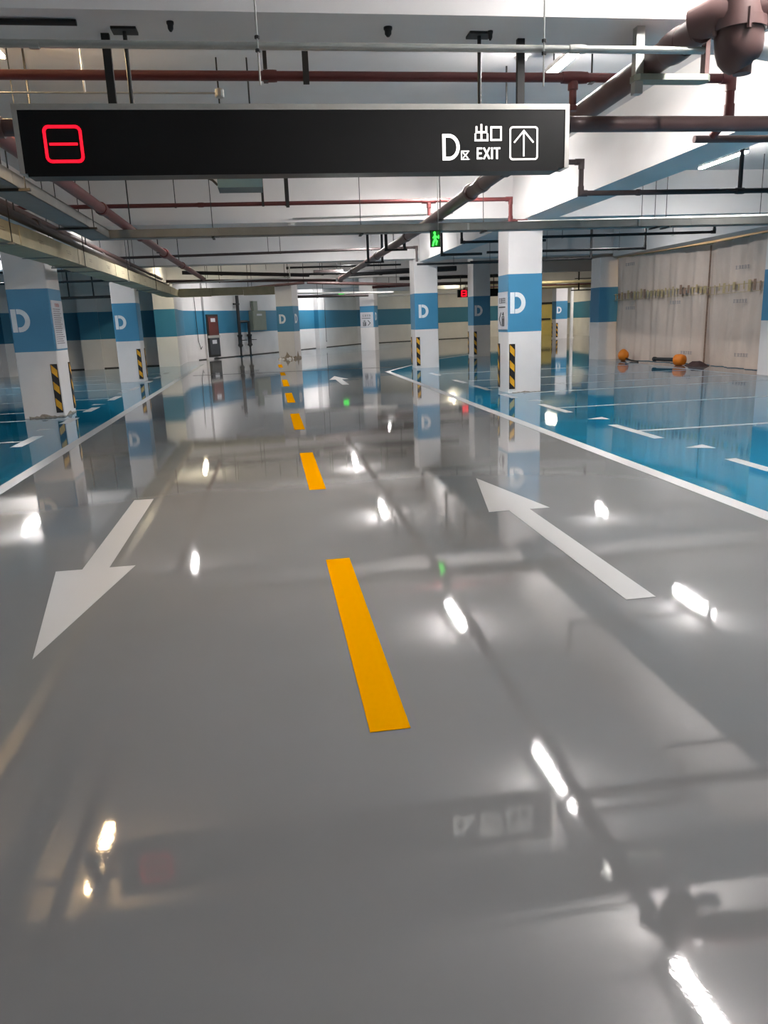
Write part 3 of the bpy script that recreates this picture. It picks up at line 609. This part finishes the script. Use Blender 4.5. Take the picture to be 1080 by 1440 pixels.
# ------------------------------------------------------------------ lamps
def lamp(label, x, y, L=1.3, m=M_TUBE, along='y', z=3.86, wd=.1, group='ceiling tube lamps'):
    t = thing('tube_lamp', (x, y, z), label, 'lamp', group)
    a, b = (wd / 2, L / 2) if along == 'y' else (L / 2, wd / 2)
    MB().box(x - (a * .9 if along == 'y' else a), x + (a * .9 if along == 'y' else a), y - (b if along == 'y' else b * .9), y + (b if along == 'y' else b * .9), z, z + .05).build('lamp_body', M_LAMPBODY, t)
    MB().box(x - a * .85, x + a * .85, y - b * .98, y + b * .98, z - .022, z - .001).build('lamp_tube', m, t)
    for k in (-.6, .6):
        MB().tube([(x + (k * L / 2 if along == 'x' else 0), y + (k * L / 2 if along == 'y' else 0), z + .05), (x + (k * L / 2 if along == 'x' else 0), y + (k * L / 2 if along == 'y' else 0), SLAB)], .008, 6).build('hanger_rod', M_STEEL, t)
    return t
lamp('cool white tube lamp overhead, seen only as reflection at the bottom right floor', 3.05, 4.3)
lamp('bright cool white tube lamp above the sign on the right, beside the drain pipe', 3.02, 7.7)
lamp('cool white tube lamp hidden behind the sign, before the second beam', 3.1, 13.0, 1.2)
lamp('cool white tube lamp between second and third beams, seen over the cable tray', 3.0, 21.6)
lamp('cool white tube lamp beyond the third beam over the lane', 3.1, 29.5)
lamp('cool white tube lamp over the far lane before the narrow far column', 5.9, 38.0)
lamp('bright slim tube lamp in the right bays beyond the blue-shaded beam', 7.62, 12.6, 1.35, wd=.07)
lamp('added cool white fill tube over the right bays close to the camera, out of view', 7.6, 3.6)  # unseen lamp, added for extra light over the near right bays
lamp('added cool white fill tube over the right bays in front of the plastic curtain', 8.9, 19.6, .55)  # short fill lamp added to keep the curtain from going dark
lamp('warm orange tube lamp at the upper left edge of the view', -2.12, 7.3, 1.05, M_TUBEW)
lamp('cool white tube lamp over the left lane above the red fire main', -2.05, 17.6, .7)
lamp('cool white tube lamp over the left bays beyond nearest left column', -7.1, 22.6)
lamp('warm yellow tube lamp behind the third beam at the back left', -2.75, 30.4, 1.5, M_TUBEY)
lamp('warm yellow tube lamp in the far right area', 14.5, 38.5, 1.5, M_TUBEY)
lamp('cool white tube lamp near the back wall', 4.2, 46.5)
lamp('added cool white fill tube before the back wall left of the battered column', -1.2, 37.2, .7)  # added to brighten and whiten the back wall, no known fixture here
lamp('warm yellow tube lamp before the far right back wall', 12.4, 52.0, 1.6, M_TUBEY)
lamp('warm yellow tube lamp by the yellow door in the far corner', 18.6, 54.0, 2.0, M_TUBEY)
lamp('cool white tube lamp in the far right corner by the white post', 19.5, 44.5)
lamp('added unseen cool white fill tube behind the camera over the lane', 3.05, -2.5)  # invented source out of view, lights the foreground
lamp('added unseen cool white fill tube over the near left bays, outside the photograph', -6.6, 6.6, 1.3)  # guessed lamp off to the side, added to light the nearest left column
lamp('added unseen warm white fill tube behind the plastic curtain', 14.5, 22.0, 1.3, M_TUBEW)  # hidden source, placed by guess to balance the light

# ------------------------------------------------------------------ small ceiling devices
def detector(label, x, y, z, r=.05, m=M_PVC):
    t = thing('smoke_detector', (x, y, z), label, 'detector', 'ceiling detectors')
    MB().lathe([(r, 0), (r, -.012), (r * .85, -.018)], (x, y, z), 18).build('base', m, t, True)
    MB().lathe([(r * .8, -.018), (r * .75, -.04), (r * .3, -.055)], (x, y, z), 18).build('head', m, t, True)
detector('dark bare detector base on the first beam, left of centre', -.44, 5.32, 3.3, .022, M_STEEL)
detector('small dark detector base on the first beam, right of centre', .9, 5.36, 3.3, .028, M_STEEL)
detector('tiny dark fixing on the first beam right of the sign hanger plate', 1.58, 5.4, 3.3, .018, M_STEEL)
detector('white dome detector on the slab left of the bright lamp', 2.82, 8.5, SLAB, .075)
detector('white round detector under the second beam above the cable tray', .6, 14.95, 3.3, .09)
detector('grey dome detector on the slab before the third beam', 2.4, 22.9, SLAB, .12, M_ALU)
tl = thing('ceiling_unit', (-.16, 8.6, 2.87), 'teal-grey box unit hanging behind the lower edge of the sign', 'box')
MB().prism([(-.38, 8.45), (.07, 8.45), (.07, 8.8), (-.38, 8.8)], 2.87, 3.05).build('housing', M_TEAL, tl)
MB().tube([(-.38, 8.5, 2.9), (-.43, 8.5, 2.95), (-.5, 8.5, 2.98)], .012, 6).build('cable', M_STEEL, tl)
for x in (-.3, 0): MB().tube([(x, 8.6, 3.05), (x, 8.6, SLAB)], .008, 6).build('hanger_rod', M_STEEL, tl)
ex = thing('emergency_exit_sign', (2.71, 12.3, 2.6), 'small green lit running-figure exit sign hanging by the cable tray', 'sign')
ME = face_frame((2.65, 12.33, 2.585), (math.cos(R(-14)), math.sin(R(-14)), 0), (0, 0, 1))
MB(ME).box(-.02, .14, 0, .035, 0, .25).build('housing', M_STEEL, ex)
MB(ME).box(.0, .13, -.004, 0, .01, .235).build('green_panel', M_GREEN, ex)
mb = MB(ME @ Matrix.Translation((0, -.004, 0)))
stroke(mb, [(.05, .21), (.052, .212)], .03); stroke(mb, [(.055, .19), (.06, .12), (.035, .07), (.025, .03)], .028); stroke(mb, [(.06, .12), (.085, .085), (.075, .04)], .024); stroke(mb, [(.056, .175), (.03, .14)], .018); stroke(mb, [(.06, .17), (.09, .145), (.11, .15)], .018); stroke(mb, [(.112, .13), (.112, .17)], .014)
mb.build('running_figure', M_LEDGREEN, ex)
MB().tube([(2.76, 12.32, 2.83), (2.76, 12.32, SLAB)], .006, 6).build('hanger_rod', M_GALV, ex)
ls = thing('digit_display', (9.2, 34, 2.37), 'small distant black display with red digit behind third right column', 'sign')
MB().box(8.45, 10.3, 34, 34.15, 2.37, 2.7).build('housing', M_PANEL, ls)
mb = MB(Matrix.Translation((0, 34, 0))); stroke(mb, shift(ring_path(.2, .22, .02, 3), 8.62, 2.42), .045); stroke(mb, [(8.65, 2.53), (8.8, 2.53)], .04); mb.build('red_digit', M_LEDRED, ls)
MB().tube([(8.6, 34.1, 2.7), (8.6, 34.1, SLAB)], .02, 6).build('hanger_rod', M_STEEL, ls); MB().tube([(10.1, 34.1, 2.7), (10.1, 34.1, SLAB)], .02, 6).build('hanger_rod', M_STEEL, ls)
bg = thing('emergency_exit_sign', (4.4, 44.5, 2.7), 'tiny distant green exit sign glowing near the back wall', 'sign')
MB().box(4.15, 4.5, 44.5, 44.56, 2.95, 3.1).build('housing', M_STEEL, bg); MB().box(4.17, 4.48, 44.49, 44.5, 2.97, 3.08).build('green_panel', M_LEDGREEN, bg)
MB().tube([(4.3, 44.53, 3.1), (4.3, 44.53, SLAB)], .012, 6).build('hanger_rod', M_STEEL, bg)

# ------------------------------------------------------------------ back wall fittings
A = Vector((-3.3, 37.8)); D2 = Vector((9.5, 15.7)).normalized()
def wf(s, off=.0):
    p = A + D2 * s + Vector((D2.y, -D2.x)) * off
    return face_frame((p.x, p.y, 0), (D2.x, D2.y, 0), (0, 0, 1))
cb = thing('hydrant_cabinet', tuple(wf(1.0).translation), 'tall dark fire hydrant cabinet with red upper panel on the back wall', 'cabinet')
MW = wf(.75, 0)
MB(MW).box(0, .95, -.16, 0, .1, 2.1).build('cabinet_body', M_STEEL, cb)
MB(MW).box(.1, .88, -.185, -.16, 1.12, 2.0).build('cabinet_door', M_CABR, cb)
MB(MW).box(.1, .88, -.185, -.16, .2, 1.0).build('cabinet_door', M_INK, cb)
MB(MW).box(.3, .66, -.192, -.185, 1.75, 1.92).build('door_label', M_PAPER, cb); MB(MW).box(.3, .66, -.192, -.185, .72, .9).build('door_label', M_PAPER, cb)
MB(MW).box(-.02, .97, -.19, -.16, 1.0, 1.12).build('door_rail', M_ALU, cb)
for sx, ztop, lb in ((3.45, 3.0, 'taller black standpipe with valve on the back wall, left of the pair'), (4.35, 1.75, 'shorter black standpipe with valve on the back wall, right of the pair')):
    MW = wf(sx, .2)
    t = thing('standpipe', tuple(MW.translation), lb, 'pipe', 'black standpipes on the back wall')
    MB(MW).tube([(0, 0, 0), (0, 0, .45)], .05, 10).build('lower_pipe', M_BLKP, t, True)
    MB(MW).tube([(0, 0, .45), (0, 0, ztop)], .085 if ztop > 2 else .075, 10).build('upper_pipe', M_BLKP, t, True)
    MB(MW).tube([(0, 0, .5), (0, 0, .58), (0, 0, .62), (0, 0, .95), (0, 0, 1.0), (0, 0, 1.08)], [.13, .13, .1, .1, .13, .13], 12).build('valve', M_BLKP, t, True)
    MB(MW).tube([(-.05, 0, .8), (.1, -.2, .8)], .02, 8).build('valve_stem', M_BLKP, t); MB(MW).lathe([(.14, 0), (.14, .03)], (.1, -.2, .78), 14).build('handwheel', M_BLKP, t)
    if ztop > 2:
        MB(MW).tube([(0, 0, 1.72), (.78, 0, 1.72)], .07, 10).build('bridge_pipe', M_BLKP, t, True); MB(MW).box(-.35, .15, -.03, .03, 2.55, 2.63).build('bracket', M_STEEL, t)
    MB(MW).tube([(0, 0, 0), (0, 0, .04)], .11, 12).build('base_flange', M_BLKP, t)
eb = thing('electrical_box', tuple(wf(5.0).translation), 'grey-green electrical box on the back wall beside the standpipes', 'electrical box')
MW = wf(4.75, 0); MB(MW).box(0, 1.3, -.25, 0, 1.25, 2.25).build('box_body', M_EBOX, eb); MB(MW).box(.05, 1.25, -.265, -.25, 1.3, 2.2).build('box_door', M_EBOX, eb)
MB(MW).box(.35, .85, -.28, -.265, 2.0, 2.1).build('box_label', M_PAPER, eb); MB(MW).prism([(.2, -.2), (.6, -.2), (.6, -.05), (.2, -.05)], 2.25, 2.75).build('cable_entry', M_EBOX, eb)
wp = thing('wall_pipe', tuple(wf(13).translation), 'thin dark pipe running down the back wall beside the pilaster', 'pipe')
MW = wf(13.4, .06); MB(MW).tube([(0, 0, .35), (0, 0, 3.2)], .035, 8).build('pipe_run', M_DARKP, wp); MB(MW).tube([(0, 0, .35), (0, 0, .42)], .05, 8).build('end_cap', M_DARKP, wp)
wire = thing('hanging_cable', tuple(wf(.1).translation), 'thin black cable hanging down the wall left of the hydrant cabinet', 'cable')
MW = wf(.1, .03); MB(MW).tube([(0, 0, 3.1), (.02, 0, 2.0), (.05, 0, .9), (.2, 0, .5), (.3, 0, .62)], .012, 6).build('cable_run', M_STEEL, wire)
# far right: yellow door, post, wall pipes
dr = MB(); dr.box(20.6, 22.9, 57.6, 57.72, 0, 2.25); tag(dr.build('door_1', M_DOOR), kind='structure')
dh = MB().box(20.75, 21.5, 57.5, 57.6, 1.1, 1.22).build('door_bar', M_STEEL, bpy.data.objects['door_1'])
struct(MB().box(20.5, 23.0, 57.56, 57.64, 2.25, 2.4), 'trim_1', M_STEEL)
ps = thing('white_post', (18.98, 47.1, 0), 'white vertical pipe post beside the faraway right column', 'post')
MB().tube([(18.98, 47.1, 0), (18.98, 47.1, 3.4)], .11, 12).build('post', M_PVC, ps, True); MB().tube([(18.98, 47.1, 3.1), (18.98, 47.1, 3.2)], .14, 12).build('collar', M_PVC, ps); MB().tube([(18.98, 47.1, 0), (18.98, 47.1, .05)], .16, 12).build('foot', M_PVC, ps)
fn = thing('trapeze_frame', (17.2, 36.0, SLAB), 'black pipe hanger frame above the faraway right column', 'frame')
for x in (16.6, 17.5): MB().box(x - .03, x + .03, 40.25, 40.31, 2.7, SLAB).build('frame_post', M_BLKP, fn)
MB().box(16.2, 17.9, 40.2, 40.36, 2.66, 2.72).build('frame_bar', M_BLKP, fn); MB().box(16.4, 17.7, 40.2, 40.36, 3.26, 3.3).build('frame_bar', M_BLKP, fn)

# ------------------------------------------------------------------ plastic curtain on the right
cu = thing('plastic_curtain', (11.3, 20, 0), 'dusty translucent plastic sheet curtain hung between two right columns', 'curtain')
def sheet(name, a, b, z1, n, folds, seed):
    rnd = random.Random(seed); ph = [rnd.uniform(0, 6.3) for _ in range(4)]
    A_, B_ = Vector(a), Vector(b); d = (B_ - A_); nrm = Vector((-d.y, d.x)).normalized()
    rows = 16; vs = []
    for i in range(n + 1):
        u = i / n
        for j in range(rows + 1):
            v = j / rows; z = .015 + (z1 - .015) * v
            amp = (1 - .7 * v) * .045 + .012
            wv = amp * (math.sin(u * folds * 6.28 + ph[0] + v * .7) + .5 * math.sin(u * folds * 15 + ph[1] - v * 1.5) + .35 * math.sin(v * 9 + u * 11 + ph[2]))
            g = .09 * math.exp(-((1 - u) / .06) ** 2) * math.sin(u * 90) * (1 - v)
            p = A_ + d * u + nrm * (wv + g)
            vs.append((p.x, p.y, z))
    k = rows + 1; N = len(vs)
    off = nrm * .004
    vs += [(x + off.x, y + off.y, z) for x, y, z in vs]
    fs = [(i * k + j, (i + 1) * k + j, (i + 1) * k + j + 1, i * k + j + 1) for i in range(n) for j in range(rows)]
    fs += [tuple(N + q for q in reversed(f)) for f in fs]
    mb = MB(); mb._a(vs, fs)
    return mb.build(name, M_SHEET, cu, True)
CA, CM, CB = (11.18, 24.04), (11.75, 19.6), (11.6, 16.34)
sheet('sheet_panel', CA, CM, 3.14, 90, 5, 3); sheet('sheet_panel', CM, CB, 3.16, 60, 4, 8)
MB().tube([(11.2, 24.1, 3.15), (11.77, 19.6, 3.15), (11.62, 16.3, 3.15)], .02, 8).build('top_rail', M_CREAM, cu)
MB().tube([(11.69, 19.6, .02), (11.7, 19.6, 3.1)], .022, 8).build('seam_pole', M_TAPEB, cu)
rt = random.Random(4)
for (a, b, n) in ((CA, CM, 26), (CM, CB, 14)):
    A_, B_ = Vector(a), Vector(b); d = B_ - A_; nrm = Vector((-d.y, d.x)).normalized(); dn = d.normalized()
    if nrm.x > 0: nrm = -nrm
    for k in range(n):
        if b == CB and k > 10: continue
        u = (k + .7) / (n + .3); p = A_ + d * u + nrm * .085; h_ = rt.uniform(.16, .27); zc = 1.98 + .03 * u + rt.uniform(-.03, .03); hw = rt.uniform(.02, .06)
        q = p + dn * hw; q2 = p - dn * hw
        mb = MB(); mb.prism([(q2.x, q2.y), (q.x, q.y), (q.x + nrm.x * .006, q.y + nrm.y * .006), (q2.x + nrm.x * .006, q2.y + nrm.y * .006)], zc - h_ / 2, zc + h_ / 2)
        mb.build('tape_strip', M_TAPE if rt.random() < .7 else M_TAPEB, cu)
    for dz, r_ in ((0.06, .008), (-.13, .006)):
        MB().tube([tuple((A_ + nrm * .08).to_3d() + Vector((0, 0, 1.97 + dz))), tuple((B_ + nrm * .08).to_3d() + Vector((0, 0, 2.0 + dz)))], r_, 6).build('seam_cord', M_TAPE, cu)
for z, y in ((2.85, 23.3), (1.55, 23.2), (1.65, 21.0), (.28, 20.4), (2.4, 18.2), (1.6, 18.2), (.3, 18.0)):
    xx = 11.05 + (24.2 - y) * .12 if y > 19.6 else 11.6
    mb = MB(face_frame((xx - .05, y, z), (0.12, -1, 0), (0, 0, 1)))
    glyph_rows(mb, 0, 0, .5, .09, 5); pr = mb.build('printed_mark', M_INKL, cu)
# things lying at its foot
def float_thing(name, label, x, y, kind):
    t = thing(name, (x, y, 0), label, 'work lamp' if kind else 'plastic ball', 'orange items at the curtain foot')
    if kind == 0:
        MB().lathe([(.05, 0), (.13, .06), (.17, .16), (.15, .26), (.08, .34), (.03, .37)], (x, y, 0), 16).build('orange_shell', M_ORANGE, t, True)
        MB().tube([(x, y - .1, .1), (x + .1, y - .35, .03), (x + .1, y - .8, .02)], .02, 6).build('cord', M_BLKP, t, True)
    else:
        Mx = Matrix.Translation((x, y, .15)) @ Matrix.Rotation(R(90), 4, 'X') @ Matrix.Rotation(R(20), 4, 'Y')
        MB(Mx).lathe([(.07, -.02), (.15, .03), (.16, .16), (.14, .26), (.09, .3)], (0, 0, 0), 16).build('orange_head', M_ORANGE, t, True)
        MB(Mx).lathe([(.05, -.75), (.055, -.2), (.06, 0)], (0, 0, 0), 12).build('black_handle', M_BLKP, t, True)
        MB(Mx).lathe([(.065, -.78), (.065, -.7)], (0, 0, 0), 12).build('handle_cap', M_BLKP, t)
float_thing('orange_ball', 'round orange plastic object with cord at the far foot of curtain', 10.95, 22.9, 0)
float_thing('work_lamp', 'orange-headed work lamp with black handle lying before the curtain', 11.15, 20.1, 1)
rag = thing('dark_rag', (11.45, 19.45, 0), 'dark crumpled rag at the foot of the curtain seam', 'rag')
mb = MB(); n = 18; vs = [(11.42, 19.45, .13)]
for j in range(3):
    for i in range(n):
        a = 6.283 * i / n; r_ = (.12, .22, .3)[j] * (1 + .18 * math.sin(3 * a + j) + .1 * math.sin(7 * a)); vs.append((11.42 + r_ * math.cos(a) * .8, 19.45 + r_ * math.sin(a) * 1.3, (.11, .06, .003)[j] + (.02 * math.sin(5 * a) if j < 2 else 0)))
fs = [(0, 1 + i, 1 + (i + 1) % n) for i in range(n)] + [(1 + j * n + i, 1 + (j + 1) * n + i, 1 + (j + 1) * n + (i + 1) % n, 1 + j * n + (i + 1) % n) for j in range(2) for i in range(n)] + [list(range(1 + 2 * n, 1 + 3 * n))]
mb._a(vs, fs); mb.build('crumpled_cloth', M_CLOTH, rag, True)
